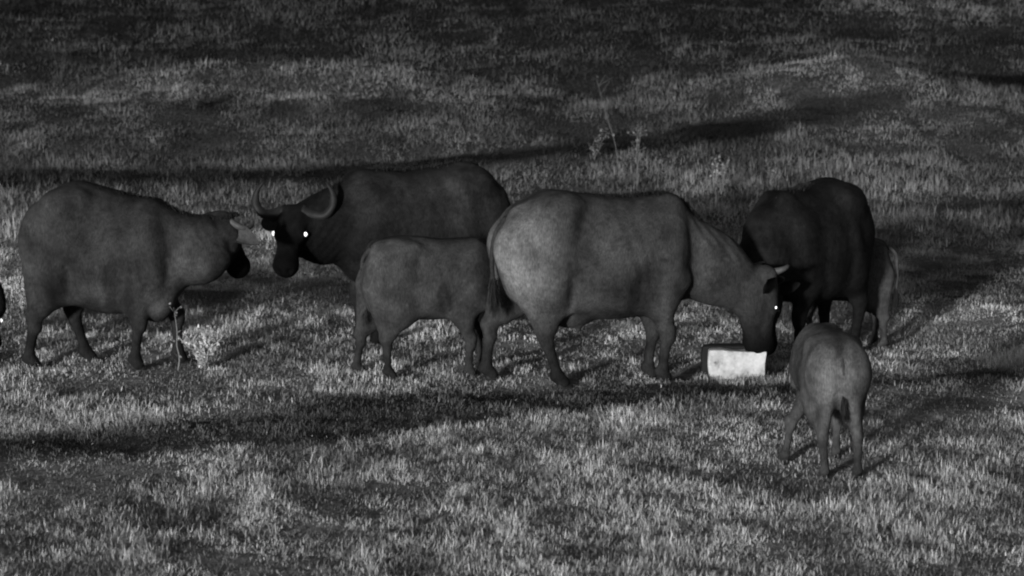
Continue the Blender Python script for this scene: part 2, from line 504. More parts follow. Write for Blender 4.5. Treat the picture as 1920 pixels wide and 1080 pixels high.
# ------------------------------------------------------------------ implicit animal bodies
class Field:
    def __init__(self, lo, hi, h):
        self.lo = np.array(lo, float); self.h = h
        self.n = np.ceil((np.array(hi) - self.lo) / h).astype(int) + 1
        self.F = np.full(self.n, 9.0, np.float32)
        self.ax = [self.lo[i] + h * np.arange(self.n[i]) for i in range(3)]

    def box(self, lo, hi):
        sl = []
        for i in range(3):
            a = int(max(0, math.floor((lo[i] - self.lo[i]) / self.h)))
            b = int(min(self.n[i], math.ceil((hi[i] - self.lo[i]) / self.h) + 1))
            sl.append(slice(a, max(a, b)))
        X = self.ax[0][sl[0]][:, None, None].astype(np.float32)
        Y = self.ax[1][sl[1]][None, :, None].astype(np.float32)
        Z = self.ax[2][sl[2]][None, None, :].astype(np.float32)
        return tuple(sl), X, Y, Z

    def merge(self, sl, d, k):
        a = self.F[sl]
        hh = np.maximum(k - np.abs(a - d), 0) / k
        self.F[sl] = np.minimum(a, d) - hh * hh * k * 0.25

    def carve(self, sl, d, k):
        a = self.F[sl]; b = -d
        hh = np.maximum(k - np.abs(a - b), 0) / k
        self.F[sl] = np.maximum(a, b) + hh * hh * k * 0.25

    def cone(self, a, b, r1, r2, k=0.04, sy=1.0):
        a = np.array(a, float); b = np.array(b, float); m = max(r1, r2) + k + 0.05
        sl, X, Y, Z = self.box(np.minimum(a, b) - m, np.maximum(a, b) + m)
        ba = b - a; L = ba @ ba + 1e-9
        t = np.clip(((X - a[0]) * ba[0] + (Y - a[1]) * ba[1] + (Z - a[2]) * ba[2]) / L, 0, 1)
        d = np.sqrt((X - a[0] - t * ba[0]) ** 2 + ((Y - a[1] - t * ba[1]) / sy) ** 2 + (Z - a[2] - t * ba[2]) ** 2) - (r1 + (r2 - r1) * t)
        self.merge(sl, d * min(1, sy) if sy < 1 else d, k)

    def ell(self, c, r, k=0.05, R=None, carve=False):
        c = np.array(c, float); r = np.array(r, float); m = r.max() + k + 0.05
        sl, X, Y, Z = self.box(c - m, c + m)
        x, y, z = X - c[0], Y - c[1], Z - c[2]
        if R is not None:
            x, y, z = (R[0][0] * x + R[1][0] * y + R[2][0] * z, R[0][1] * x + R[1][1] * y + R[2][1] * z, R[0][2] * x + R[1][2] * y + R[2][2] * z)
        k0 = np.sqrt((x / r[0]) ** 2 + (y / r[1]) ** 2 + (z / r[2]) ** 2)
        k1 = np.sqrt((x / r[0] ** 2) ** 2 + (y / r[1] ** 2) ** 2 + (z / r[2] ** 2) ** 2) + 1e-6
        d = k0 * (k0 - 1) / k1
        (self.carve if carve else self.merge)(sl, d, k)

    def torso(self, sec, cap0=0.2, cap1=0.2, k=0.05, p=2.25):
        """sec rows: x, top, bottom, half width, pear (belly wider than back when > 0)"""
        S = spline(sec, 120)
        u = self.ax[0].astype(np.float32)
        x0, x1 = sec[0][0], sec[-1][0]
        uu = np.clip(u, x0, x1)
        top, bot, hw, pear = [np.interp(uu, S[:, 0], S[:, j]) for j in (1, 2, 3, 4)]
        e = np.ones_like(uu)
        e = np.where(u < x0 + cap0, np.sqrt(np.clip(1 - ((x0 + cap0 - u) / cap0) ** 2, 0, 1)), e)
        e = np.where(u > x1 - cap1, np.minimum(e, np.sqrt(np.clip(1 - ((u - x1 + cap1) / cap1) ** 2, 0, 1))), e)
        e = np.maximum(e, 0.02)
        zc = (top + bot) / 2; hz = (top - bot) / 2 * e; w = hw * e
        dx = np.maximum(np.maximum(x0 - u, u - x1), 0)
        Y = self.ax[1].astype(np.float32)[None, :, None]; Z = self.ax[2].astype(np.float32)[None, None, :]
        t = np.clip((Z - zc[:, None, None]) / hz[:, None, None], -1.2, 1.2)
        weff = w[:, None, None] * (1 - pear[:, None, None] * t)
        q = ((np.abs(Y) / weff) ** p + np.abs((Z - zc[:, None, None]) / hz[:, None, None]) ** p) ** (1 / p)
        d = (q - 1) * np.minimum(w, hz)[:, None, None] + dx[:, None, None]
        self.merge(tuple([slice(None)] * 3), d.astype(np.float32), k)

    def mesh(self):
        F = self.F; n = F.shape
        s = F < 0
        c = [s[i:n[0] - 1 + i, j:n[1] - 1 + j, k:n[2] - 1 + k] for i in (0, 1) for j in (0, 1) for k in (0, 1)]
        cnt = sum(a.astype(np.int8) for a in c)
        act = (cnt > 0) & (cnt < 8)
        I, J, K = np.nonzero(act)
        vid = np.full(act.shape, -1, np.int64); vid[I, J, K] = np.arange(len(I))
        acc = np.zeros((len(I), 3)); num = np.zeros(len(I))
        for axis in range(3):
            for a in (0, 1):
                for b in (0, 1):
                    o = [a, b]; o.insert(axis, 0)
                    e = list(o); e[axis] = 1
                    f0 = F[I + o[0], J + o[1], K + o[2]]; f1 = F[I + e[0], J + e[1], K + e[2]]
                    cr = (f0 < 0) != (f1 < 0)
                    t = np.where(cr, f0 / (f0 - f1 + 1e-12), 0)
                    pt = np.stack([np.full(len(I), o[0], float), np.full(len(I), o[1], float), np.full(len(I), o[2], float)], -1)
                    pt[:, axis] += t
                    acc += pt * cr[:, None]; num += cr
        V = (np.stack([I, J, K], -1) + acc / num[:, None]) * self.h + self.lo
        quads = []
        for axis in range(3):
            sl0 = [slice(None)] * 3; sl1 = [slice(None)] * 3
            sl0[axis] = slice(0, n[axis] - 1); sl1[axis] = slice(1, n[axis])
            a = s[tuple(sl0)]; b2 = s[tuple(sl1)]
            for inside_first in (True, False):
                hit = (a & ~b2) if inside_first else (~a & b2)
                i, j, k = np.nonzero(hit)
                o1 = [(0, 0), (1, 0), (1, 1), (0, 1)]
                idxs = []
                ijk = [i, j, k]
                oth = [q for q in range(3) if q != axis]
                ok = np.ones(len(i), bool)
                for q in oth: ok &= (ijk[q] > 0) & (ijk[q] < n[q] - 1)
                ijk = [q[ok] for q in ijk]
                for da, db in o1:
                    c3 = [q.copy() for q in ijk]
                    c3[oth[0]] = c3[oth[0]] - 1 + da; c3[oth[1]] = c3[oth[1]] - 1 + db
                    idxs.append(vid[c3[0], c3[1], c3[2]])
                qd = np.stack(idxs, -1)
                flip = (axis == 1) ^ (not inside_first)
                if flip: qd = qd[:, ::-1]
                quads.append(qd)
        Q = np.vstack(quads); Q = Q[(Q >= 0).all(1)]
        # relax twice to take the voxel steps off
        e = np.vstack([Q[:, [0, 1]], Q[:, [1, 2]], Q[:, [2, 3]], Q[:, [3, 0]]])
        for lam in (0.55, -0.4, 0.5, -0.3):
            sm = np.zeros_like(V); ct = np.zeros(len(V))
            for a, b2 in ((0, 1), (1, 0)):
                for ax in range(3):
                    sm[:, ax] += np.bincount(e[:, a], V[e[:, b2], ax], len(V))
                ct += np.bincount(e[:, a], minlength=len(V))
            V = V + lam * (sm / np.maximum(ct, 1)[:, None] - V)
        return V, Q

def rotz(a): return np.array([[math.cos(a), -math.sin(a), 0], [math.sin(a), math.cos(a), 0], [0, 0, 1]])
def roty(a): return np.array([[math.cos(a), 0, math.sin(a)], [0, 1, 0], [-math.sin(a), 0, math.cos(a)]])
def rotx(a): return np.array([[1, 0, 0], [0, math.cos(a), -math.sin(a)], [0, math.sin(a), math.cos(a)]])
R_ = math.radians

def hoof_mesh():
    V, Q = [], []
    for s in (-1, 1):
        pr = [(-.045, .0), (-.03, .028), (.02, .030), (.062, .012), (.062, .0), (0, .0)]
        base = [(-.045, .004), (-.04, .030), (.015, .036), (.066, .016), (.068, .004)]
        topr = [(-.035, .004), (-.03, .024), (.008, .028), (.030, .014), (.032, .004)]
        o = len(V)
        V += [(x, s * y, 0.0) for x, y in base] + [(x - 0.004, s * y, 0.055) for x, y in topr]
        for i in range(5):
            j = (i + 1) % 5
            Q.append((o + i, o + j, o + 5 + j, o + 5 + i))
        Q.append((o + 5, o + 6, o + 7, o + 8)); Q.append((o, o + 3, o + 2, o + 1))
    return V, Q
HV, HQ = hoof_mesh()
hoof_me = np_mesh('hoof', HV, HQ, smooth=False)
hoof_me.materials.append(M_hoof)
eye_cache = {}
def ball_mesh(name, r, m, seg=16, rings=10):
    V = [(0, 0, r)]
    for i in range(1, rings):
        for k in range(seg):
            a = math.pi * i / rings; b = 2 * math.pi * k / seg
            V.append((r * math.sin(a) * math.cos(b), r * math.sin(a) * math.sin(b), r * math.cos(a)))
    V.append((0, 0, -r)); Q, T = [], []
    for k in range(seg):
        k2 = (k + 1) % seg
        T.append((0, 1 + k, 1 + k2)); T.append((len(V) - 1, 1 + (rings - 2) * seg + k2, 1 + (rings - 2) * seg + k))
        for i in range(rings - 2):
            Q.append((1 + i * seg + k, 1 + (i + 1) * seg + k, 1 + (i + 1) * seg + k2, 1 + i * seg + k2))
    me = np_mesh(name, V, Q, T); me.materials.append(m); return me

def ear_geo(root, direction, up, length, width, cup=0.35, nseg=9, nw=7):
    """cupped, leaf-shaped ear with thickness"""
    d = np.array(direction, float); d /= np.linalg.norm(d)
    u = np.array(up, float); u -= d * (u @ d); u /= np.linalg.norm(u)
    w = np.cross(d, u)
    V = []; Q = []
    for side in (0, 1):
        for i in range(nseg):
            t = i / (nseg - 1)
            hwid = width * 0.5 * max(0.05, math.sin(math.pi * (0.12 + 0.86 * t) ** 0.8) ** 0.7)
            for j in range(nw):
                v = -1 + 2 * j / (nw - 1)
                thick = 0.007 * (1 - v * v) * (1 - 0.7 * t) + 0.002
                p = np.array(root) + d * length * t + w * hwid * v + u * (cup * hwid * v * v - 0.03 * length * t * t * 4)
                p = p + u * (thick if side else -thick)
                V.append(p)
    n1 = nseg * nw
    for side in (0, 1):
        o = side * n1
        for i in range(nseg - 1):
            for j in range(nw - 1):
                q = (o + i * nw + j, o + i * nw + j + 1, o + (i + 1) * nw + j + 1, o + (i + 1) * nw + j)
                Q.append(q if side else q[::-1])
    border = [(i * nw, (i + 1) * nw) for i in range(nseg - 1)] + [((nseg - 1) * nw + j, (nseg - 1) * nw + j + 1) for j in range(nw - 1)] + \
             [((i + 1) * nw + nw - 1, i * nw + nw - 1) for i in range(nseg - 1)]
    for a, b2 in border:
        Q.append((a, b2, b2 + n1, a + n1))
    return np.array(V), np.array(Q)

def buffalo(name, label, px, ground_py, heading, base, spec, group='buffalo herd on the pasture', variation=0.42, extra_depth=0.0):
    """spec: dict of body sections, legs, neck, head, tail in metres, x forward from the body middle"""
    wx, wy = px_on(px, ground_py)
    wx *= (wy + extra_depth) / wy; wy += extra_depth
    hd = R_(heading); ch, sh = math.cos(hd), math.sin(hd)
    wz = gz(wx, wy)
    H = spec['H']
    root = link(bpy.data.objects.new(name, None))
    root.empty_display_size = 0.2
    root.location = (wx, wy, wz); root.rotation_euler = (0, 0, hd)
    tag(root, label, 'buffalo', group)
    M_hide = hide_material('hide_' + str(len(bpy.data.materials)), base, variation)
    bx = spec.get('bounds', ((-1.1, -.55, -.2), (1.6, .55, 1.6)))
    f = Field(bx[0], bx[1], spec.get('vox', 0.0145))
    f.torso(spec['torso'], spec.get('cap0', .22), spec.get('cap1', .3))
    S = H / 1.36
    # legs
    feet = []
    for nm, (hipx, hipz, footx, footy, kn) in spec['legs'].items():
        fx, fy = footx, footy
        gx, gy = wx + fx * ch - fy * sh, wy + fx * sh + fy * ch
        fz = gz(gx, gy) - wz
        feet.append((fx, fy, fz))
        sg = 1 if fy > 0 else -1
        yb = sg * spec.get('hipw', .19) * S
        if nm[0] == 'h':
            hip = (hipx, yb * .62, hipz); stifle = (hipx + .13 * S, yb, hipz - .34 * S)
            hockz = .36 * S + fz
            tt = 0.30
            hock = (hipx + (fx - hipx) * .62 - .07 * S + kn, yb * .4 + fy * .6, hockz)
            fet = (fx - .045 * S, fy, .085 * S + fz)
            lr = spec.get('legr', 1.0)
            f.cone(hip, stifle, .20 * S, .145 * S, .09 * S, .62)
            f.cone(stifle, (hock[0] * .7 + stifle[0] * .3 , hock[1] * .7 + stifle[1] * .3, hockz + .10 * S), .135 * S * lr, .062 * S * lr, .07 * S, .8)
            f.cone((hip[0] - .12 * S, hip[1], hip[2] - .12 * S), (hock[0], hock[1], hockz + .04 * S), .12 * S * lr, .047 * S * lr, .08 * S, .75)
            f.cone((hock[0] - .015 * S, hock[1], hockz + .035 * S), (hock[0] + .01, hock[1], hockz - .05 * S), .058 * S * lr, .046 * S * lr, .03 * S, .8)
            f.cone(hock, fet, .043 * S * lr, .035 * S * lr, .02 * S)
            f.ell((fet[0] - .03 * S, fy, fet[2] - .005), (.028 * S, .035 * S, .022 * S), .02 * S)
            f.cone(fet, (fx, fy, .035 * S + fz), .045 * S * lr, .046 * S * lr, .03 * S)
        else:
            lr = spec.get('legr', 1.0)
            sh_ = (hipx, yb * .8, hipz); elb = (hipx - .08 * S, yb * .92, .62 * S)
            kz = .36 * S + fz
            knee = ((hipx - .04 * S) * .35 + fx * .65 + kn, yb * .3 + fy * .7, kz)
            fet = (fx - .015 * S, fy, .085 * S + fz)
            f.cone(sh_, elb, .17 * S, .11 * S, .08 * S, .55)
            f.cone(elb, knee, .098 * S * lr, .054 * S * lr, .06 * S, .85)
            f.cone((knee[0] + .008, knee[1], kz + .02), (knee[0] + .008, knee[1], kz - .04 * S), .058 * S * lr, .052 * S * lr, .02 * S)
            f.cone(knee, fet, .041 * S * lr, .034 * S * lr, .02 * S)
            f.ell((fet[0] - .03 * S, fy, fet[2] - .005), (.028 * S, .035 * S, .022 * S), .02 * S)
            f.cone(fet, (fx + .01, fy, .035 * S + fz), .045 * S * lr, .046 * S * lr, .03 * S)
    # neck
    for a, b2, r1, r2, sy in spec['neck']:
        f.cone(a, b2, r1, r2, .10 * S, sy)
    tors = spec['torso']; tx = [q[0] for q in tors]
    tp_ = lambda x: float(np.interp(x, tx, [q[1] for q in tors])); wd_ = lambda x: float(np.interp(x, tx, [q[3] for q in tors]))
    hx = spec['legs']['hr'][0]; fx_ = spec['legs']['fr'][0]
    for sg in (-1, 1):
        xh = hx + .25 * S
        hipb = (xh, sg * .66 * wd_(xh), tp_(xh) - .13 * S)
        f.cone((hx - .10 * S, sg * .30 * wd_(hx), tp_(hx - .10 * S) - .06 * S), hipb, .04 * S, .052 * S, .11 * S)
        f.cone(hipb, (hx + .19 * S, sg * .84 * wd_(xh), .74 * S), .035 * S, .05 * S, .11 * S)
        f.cone((fx_ + .05 * S, sg * .32 * wd_(fx_), tp_(fx_) - .07 * S), (fx_ + .01, sg * .80 * wd_(fx_), .88 * S), .042 * S, .052 * S, .09 * S)
        f.ell((fx_ + .13 * S, sg * .74 * wd_(fx_), .74 * S), (.075 * S, .06 * S, .085 * S), .05 * S)
    for e in spec.get('bumps', []):
        f.ell(e[0], e[1], e[2] if len(e) > 2 else .06)
    for e in spec.get('carves', []):
        f.ell(e[0], e[1], e[2] if len(e) > 2 else .06, None, True)
    # head
    hp = spec['head']; hs = hp['size']
    HR = rotz(R_(hp['yaw'])) @ roty(R_(hp['pitch'])) @ rotx(R_(hp.get('roll', 0)))
    HO = np.array(hp['poll'], float)
    wide = hp.get('wide', 1.0)
    def hl(x, y, z): return HO + HR @ (np.array((x, y * wide, z)) * hs)
    def hc(a, b2, r1, r2, k=.04): f.cone(hl(*a), hl(*b2), r1 * hs, r2 * hs, k * hs)
    def he(c, r, k=.04, carve=False): f.ell(hl(*c), np.array(r) * np.array((1, wide, 1)) * hs, k * hs, HR, carve)
    he((.08, 0, -.06), (.13, .108, .105))
    hc((.02, .03, -.01), (.21, .035, -.035), .07, .062); hc((.02, -.03, -.01), (.21, -.035, -.035), .07, .062)
    hc((.18, .012, -.055), (.42, .018, -.088), .08, .068); hc((.18, -.012, -.055), (.42, -.018, -.088), .08, .068)
    he((.45, 0, -.105), (.075, .080, .066), .08)
    hc((.10, 0, -.16), (.41, 0, -.145), .075, .048)
    for s in (-1, 1):
        he((.15, s * .062, -.12), (.11, .04, .095))
        he((.185, s * .088, -.03), (.05, .032, .036), .03)
        he((.515, s * .045, -.075), (.022, .017, .016), .015, True)
        hc((-.02, s * .05, -.02), (-.02, s * .09, -.02), .05, .045)
    he((.44, 0, -.145), (.07, .055, .035), .03)
    V, Q = f.mesh()
    nb = len(V)
    ew = 0.006 * S * (fbm(V[:, 0] * 7 + V[:, 1] * 5, V[:, 2] * 3 + V[:, 1] * 4, 51) - .5) * 2 + 0.010 * S * (fbm(V[:, 0] * 3.2 - V[:, 1] * 3, V[:, 2] * 2.6, 57, 2) - .5) * 2
    ribm = smooth01(V[:, 0], -.20 * S, .0) * (1 - smooth01(V[:, 0], .26 * S, .40 * S)) * smooth01(V[:, 2], .58 * S, .75 * S) * (1 - smooth01(V[:, 2], 1.05 * S, 1.22 * S))
    ew = ew + spec.get('ribs', .002) * S * (.4 + 1.2 * fbm(V[:, 0] * 5, V[:, 2] * 4, 91, 2)) * np.sin((V[:, 0] * .95 + V[:, 2] * .28) / S * 2 * math.pi / .085) * ribm
    nkm = smooth01(V[:, 0], .62 * S, .74 * S) * (1 - smooth01(V[:, 0], .95 * S, 1.1 * S))
    ew = ew + .004 * S * np.sin((V[:, 0] * 1.0 + V[:, 2] * .7) / S * 2 * math.pi / .07 + 3 * V[:, 1]) * nkm * fbm(V[:, 0] * 4, V[:, 2] * 4, 77)
    cen = np.zeros_like(V); cen[:, 0] = V[:, 0]; cen[:, 2] = .85 * S
    rad = V - cen; rad /= np.linalg.norm(rad, axis=1)[:, None] + 1e-6
    V = V + rad * (ew * smooth01(V[:, 2], .40 * S, .6 * S))[:, None]
    coat = np.ones(nb)
    # coat: black lower legs, dark muzzle, dark spine stripe with edge shade painted in
    leg_dark = smooth01(-V[:, 2], -.46 * S, -.16 * S)
    coat *= 1 - spec.get('sock', .6) * leg_dark
    loc = (V - HO) @ HR / hs
    inhead = (np.abs(loc[:, 1]) < .16) & (loc[:, 2] > -.26) & (loc[:, 2] < .1)
    muz = smooth01(loc[:, 0], .20, .46) * (loc[:, 0] < .62) * inhead
    coat *= 1 - .75 * muz
    facem = smooth01(loc[:, 0], -.02, .1) * (loc[:, 0] < .62) * inhead
    coat *= 1 - spec.get('face_dark', .2) * facem
    topz = np.interp(V[:, 0], [q[0] for q in spec['torso']], [q[1] for q in spec['torso']])
    coat *= 1 - .6 * np.exp(-(V[:, 1] / (.075 * S)) ** 2) * smooth01(V[:, 2], topz - .10 * S, topz - .03 * S)
    for c, rad_, fac in spec.get('patches', []):  # patches: light and shade painted into the coat beside true markings
        g = np.exp(-(((V - np.array(c)) / np.array(rad_)) ** 2).sum(1))
        coat *= 1 + (fac - 1) * g
    # ears
    for s, e in zip((-1, 1), hp['ears']):
        if e is None: continue
        d, up, ln, wd = e[:4]
        ER = np.eye(3) if len(e) > 4 else HR          # a fifth entry: directions given in the body's frame
        ev, eq = ear_geo(hl(.035, s * .095, -.075), ER @ np.array(d, float), ER @ np.array(up, float), ln * hs, wd * hs)
        Q = np.vstack([Q, eq + len(V)]); V = np.vstack([V, ev]); coat = np.concatenate([coat, np.full(len(ev), spec.get('ear_tone', 1.0))])
    # tail
    tris = None
    if 'tail' in spec:
        tp = spline(spec['tail'], 22)
        rr = np.linspace(.026, .012, 22) * S
        tv, tq, tt = tube(tp, rr, 10)
        tris = np.array(tt) + len(V)
        Q = np.vstack([Q, np.array(tq) + len(V)]); V = np.vstack([V, tv]); coat = np.concatenate([coat, np.full(len(tv), .8)])
    me = np_mesh('body', V, Q, tris)
    fattr(me, 'coat', coat); me.materials.append(M_hide)
    body = link(bpy.data.objects.new('body', me), root)
    # tail tuft
    if 'tail' in spec:
        n = 420; r = np.random.default_rng(len(name) + abs(int(px)))
        end = tp[-1]; end2 = tp[-5]
        P = end2 + (end - end2) * r.random((n, 1)) + r.normal(0, .012 * S, (n, 3))
        tv, tq, tt = [], [], []
        hv, hq, ht, tn = blades(P[:, 0], P[:, 1], P[:, 2], r.uniform(0, 6.28, n), math.pi - np.abs(r.normal(0.12, .10, n)), r.uniform(.12, .26, n) * S, np.full(n, .006 * S), r.normal(0, .2, n), np.full(n, .012))
        me = np_mesh('tail_tuft', hv, hq, ht, smooth=False); me.materials.append(M_tuft)
        link(bpy.data.objects.new('tail_tuft', me), root)
    # hooves
    for (fx, fy, fz) in feet:
        o = link(bpy.data.objects.new('hoof', hoof_me), root)
        o.location = (fx, fy, fz - .003); s = S * 1.12; o.scale = (s, s, s)
    # horns
    for h in hp.get('horns', []):
        pts = spline([hl(*p) for p in h['pts']], 26)
        t = np.linspace(0, 1, 26)
        rad = hs * (h['r'] * (1 - t) ** .75 + .006) * (1 + .035 * np.sin(t * 55) * (1 - t))
        hv, hq, ht = tube(pts, rad, 14, np.full(26, .8))
        me = np_mesh('horn', hv, hq, ht); me.materials.append(M_horn if h.get('light') else M_horn_dark)
        link(bpy.data.objects.new('horn', me), root)
    # eyes
    for s, shine in zip((-1, 1), hp['eyes']):
        if shine is None: continue
        if shine:
            key = ('s', shine); m = M_eyeshine
        else:
            key = ('d', 0); m = M_eye_dark
        if key not in eye_cache: eye_cache[key] = ball_mesh('eye', shine if shine else .019, m)
        o = link(bpy.data.objects.new('eye', eye_cache[key]), root)
        o.location = hl(.192, s * .116, -.028)
    # short hair fringe along the back line and over the coat: keeps the outline from being clean
    r = np.random.default_rng(abs(int(px)) + 5)
    n = spec.get('hair', 9000) // 3
    sel = r.integers(0, nb, n)
    me_n = np.zeros((nb, 3), np.float32)
    body.data.vertices.foreach_get
    nn = np.zeros(len(body.data.vertices) * 3, np.float32); body.data.vertex_normals.foreach_get('vector', nn)
    nn = nn.reshape(-1, 3)[sel]; P = V[sel]
    ok = P[:, 2] > .15 * S
    P, nn, cs = P[ok], nn[ok], coat[sel][ok]
    back = np.tile(np.array([[-.75, 0, -.55]]), (len(P), 1)) + r.normal(0, .25, (len(P), 3))
    tdir = back - nn * (back * nn).sum(1)[:, None]; tdir /= np.linalg.norm(tdir, axis=1)[:, None] + 1e-6
    L = r.uniform(.012, .028, len(P)) * S
    w = np.cross(nn, tdir)
    mid = P + (tdir * .75 + nn * .32) * L[:, None] * .5
    tip = P + (tdir * .95 + nn * .36) * L[:, None]
    ww = w * .0028
    HVv = np.stack([P - ww - nn * .003, P + ww - nn * .003, tip], 1).reshape(-1, 3)
    i = np.arange(len(P)) * 3
    me = np_mesh('coat_hair', HVv, None, np.stack([i, i + 1, i + 2], -1), smooth=False)
    fattr(me, 'coat', np.repeat(cs, 3)); me.materials.append(M_hide)
    ch_o = link(bpy.data.objects.new('coat_hair', me), root); ch_o['kind'] = 'stuff'
    # mane / spine hair
    if 'mane' in spec:
        mp = spline(spec['mane'], 300); n = 3600
        j = r.integers(0, 300, n); P = mp[j] + r.normal(0, .014, (n, 3)) * np.array([1, 1.9, .3])
        # drop onto the skin
        for q in range(n):
            pass
        L = r.uniform(.022, .05, n)
        hv, hq, ht, tn = blades(P[:, 0], P[:, 1], P[:, 2] - .02, r.normal(math.pi, .7, n), r.uniform(.2, .9, n), L, np.full(n, .006), r.uniform(.1, .7, n), np.full(n, .02))
        me = np_mesh('mane', hv, hq, ht, smooth=False); me.materials.append(M_mane)
        mo = link(bpy.data.objects.new('mane', me), root)
    return root

EAR = ((-.15, 1.0, -.25), (.2, .3, 1.0), .23, .13)
def ears(l=None, r=None):
    l = l or EAR
    if r is None:
        r = ((l[0][0], -l[0][1], l[0][2]), (l[1][0], -l[1][1], l[1][2]), l[2], l[3])
    return (r, l)       # order: right (-y), left (+y)

def horn_pair(pts, r, light=False):
    return [dict(pts=[(x, s * y, z) for x, y, z in pts], r=r, light=light) for s in (-1, 1)]

# ---- D: the large pale cow with its head down at the block
buffalo('buffalo_cow', 'large pale grey buffalo cow in the middle with its head lowered to the white block', 1110, 713, 11, .037, dict(
    H=1.36, hipw=.20, legr=1.02,
    patches=[((-.62, -.18, .92), (.25, .3, .36), 3.6), ((-.20, -.25, .55), (.035, .2, .08), 2.2), ((.30, -.3, .60), (.2, .3, .24), .55), ((.46, -.2, .62), (.05, .2, .16), 1.8), ((.75, -.2, .85), (.16, .3, .3), 1.3)],  # lit rump and shaded barrel painted into the coat
    torso=[(-.70, 1.13, .66, .17, .0), (-.58, 1.24, .58, .23, .0), (-.36, 1.36, .50, .28, .05), (-.19, 1.355, .47, .30, .12), (.04, 1.33, .445, .34, .15),
           (.24, 1.32, .45, .34, .15), (.42, 1.33, .47, .31, .10), (.58, 1.325, .50, .26, .08), (.74, 1.20, .54, .21, .05)],
    cap0=.16, cap1=.22,
    legs=dict(hr=(-.46, 1.00, -.24, -.16, .02), hl=(-.46, 1.00, -.70, .15, -.03), fr=(.52, .92, .50, -.13, .02), fl=(.50, .92, .46, .13, .02)),
    neck=[((.55, 0, .96), (.86, 0, .80), .30, .235, .72), ((.86, 0, .80), (1.19, 0, .58), .235, .165, .75)],
    bumps=[((-.27, -.18, 1.20), (.12, .08, .10), .18), ((-.27, .18, 1.20), (.12, .08, .10), .18), ((.52, -.18, .88), (.15, .10, .32), .08), ((.52, .17, .85), (.15, .09, .30), .1),
           ((.44, -.20, .66), (.09, .06, .09), .08), ((-.60, -.13, 1.0), (.12, .1, .14), .1), ((-.60, .13, 1.0), (.12, .1, .14), .1),
           ((-.16, 0, .46), (.12, .10, .07), .1), ((-.11, -.05, .405), (.020, .020, .05), .03)],
    carves=[((-.07, -.38, 1.07), (.10, .15, .17), .14), ((.71, -.32, .88), (.05, .13, .34), .12), ((.31, -.42, .62), (.09, .15, .2), .12), ((-.19, -.42, .66), (.05, .14, .2), .10)],
    head=dict(size=1.12, poll=(1.27, .02, .72), yaw=20, pitch=82, roll=-6, ears=ears(((-.3, .9, -.55), (.6, .2, .5), .20, .13)),
              horns=horn_pair([(-.02, .05, .0), (-.03, .09, .02), (-.04, .125, .05), (-.05, .13, .09), (-.055, .11, .12)], .030, True), eyes=(.0105, 0)),
    tail=[(-.62, 0, 1.18), (-.70, -.02, 1.07), (-.735, -.05, .92), (-.735, -.07, .78), (-.72, -.07, .70)],
    mane=[(-.1, 0, 1.345), (.25, 0, 1.33), (.5, 0, 1.345), (.66, 0, 1.28), (.80, 0, 1.13), (1.0, 0, .94)], sock=.6, face_dark=.25, ear_tone=.2))

# ---- A: the cow at the left turning its head away
buffalo('buffalo_cow', 'dark grey buffalo cow at the left turning its horned head away', 200, 686, -8, .026, dict(
    H=1.36, hipw=.20, legr=1.02,
    patches=[((.25, -.3, .52), (.06, .2, .2), .5), ((-.30, -.3, .60), (.07, .2, .2), .5), ((.42, -.12, .46), (.13, .2, .15), 2.4), ((.60, -.15, .80), (.2, .25, .2), 2.0), ((.06, -.38, .55), (.05, .25, .22), 2.0), ((-.35, -.3, 1.2), (.1, .2, .12), 1.5), ((-.3, -.3, .5), (.12, .3, .15), .5)],  # lit brisket and neck, shaded elbow and thigh painted into the coat
    torso=[(-.54, 1.08, .70, .14, 0), (-.44, 1.23, .62, .21, 0), (-.30, 1.34, .52, .27, .05), (-.16, 1.365, .44, .31, .12), (0, 1.325, .40, .34, .16),
           (.18, 1.285, .40, .33, .15), (.36, 1.245, .43, .27, .08), (.52, 1.18, .46, .22, .04), (.64, 1.12, .52, .18, 0)],
    cap0=.16, cap1=.22,
    legs=dict(hr=(-.36, 1.0, -.50, -.15, .03), hl=(-.34, 1.0, -.16, .15, .0), fr=(.32, .88, .28, -.17, .02), fl=(.42, .88, .52, .15, .02)),
    neck=[((.40, 0, .88), (.70, .05, .87), .30, .235, .72), ((.70, .05, .88), (.86, .12, .96), .225, .145, .8)],
    bumps=[((-.26, -.20, 1.20), (.13, .10, .10), .12), ((.40, -.04, .50), (.12, .11, .16), .08), ((.38, -.18, .84), (.13, .09, .30), .08), ((-.44, -.11, 1.0), (.12, .1, .14), .1)],
    carves=[((-.06, -.38, 1.08), (.11, .15, .16), .14), ((.20, -.40, .64), (.07, .14, .2), .12), ((-.19, -.38, .66), (.05, .13, .2), .1), ((.56, -.30, .85), (.05, .12, .28), .12)],
    head=dict(size=.96, poll=(.83, .15, 1.09), yaw=66, pitch=48, roll=-4, ears=ears(None, ((.93, -.12, -.36), (.05, -.9, .50), .27, .15, 'body')),
              horns=horn_pair([(-.02, .05, .0), (.0, .12, -.03), (.05, .19, -.04), (.10, .22, .0), (.13, .21, .07), (.13, .18, .12)], .036, True), eyes=(0, 0)),
    tail=[(-.46, 0, 1.18), (-.55, 0, 1.06), (-.565, .02, .88), (-.56, .03, .70), (-.55, .03, .62)],
    mane=[(-.05, 0, 1.33), (.25, 0, 1.27), (.45, 0, 1.21), (.65, .03, 1.13), (.85, .08, 1.11), (.98, .12, 1.14)], sock=.55, face_dark=.8, ear_tone=2.0))  # shade on the averted face painted in through face_dark

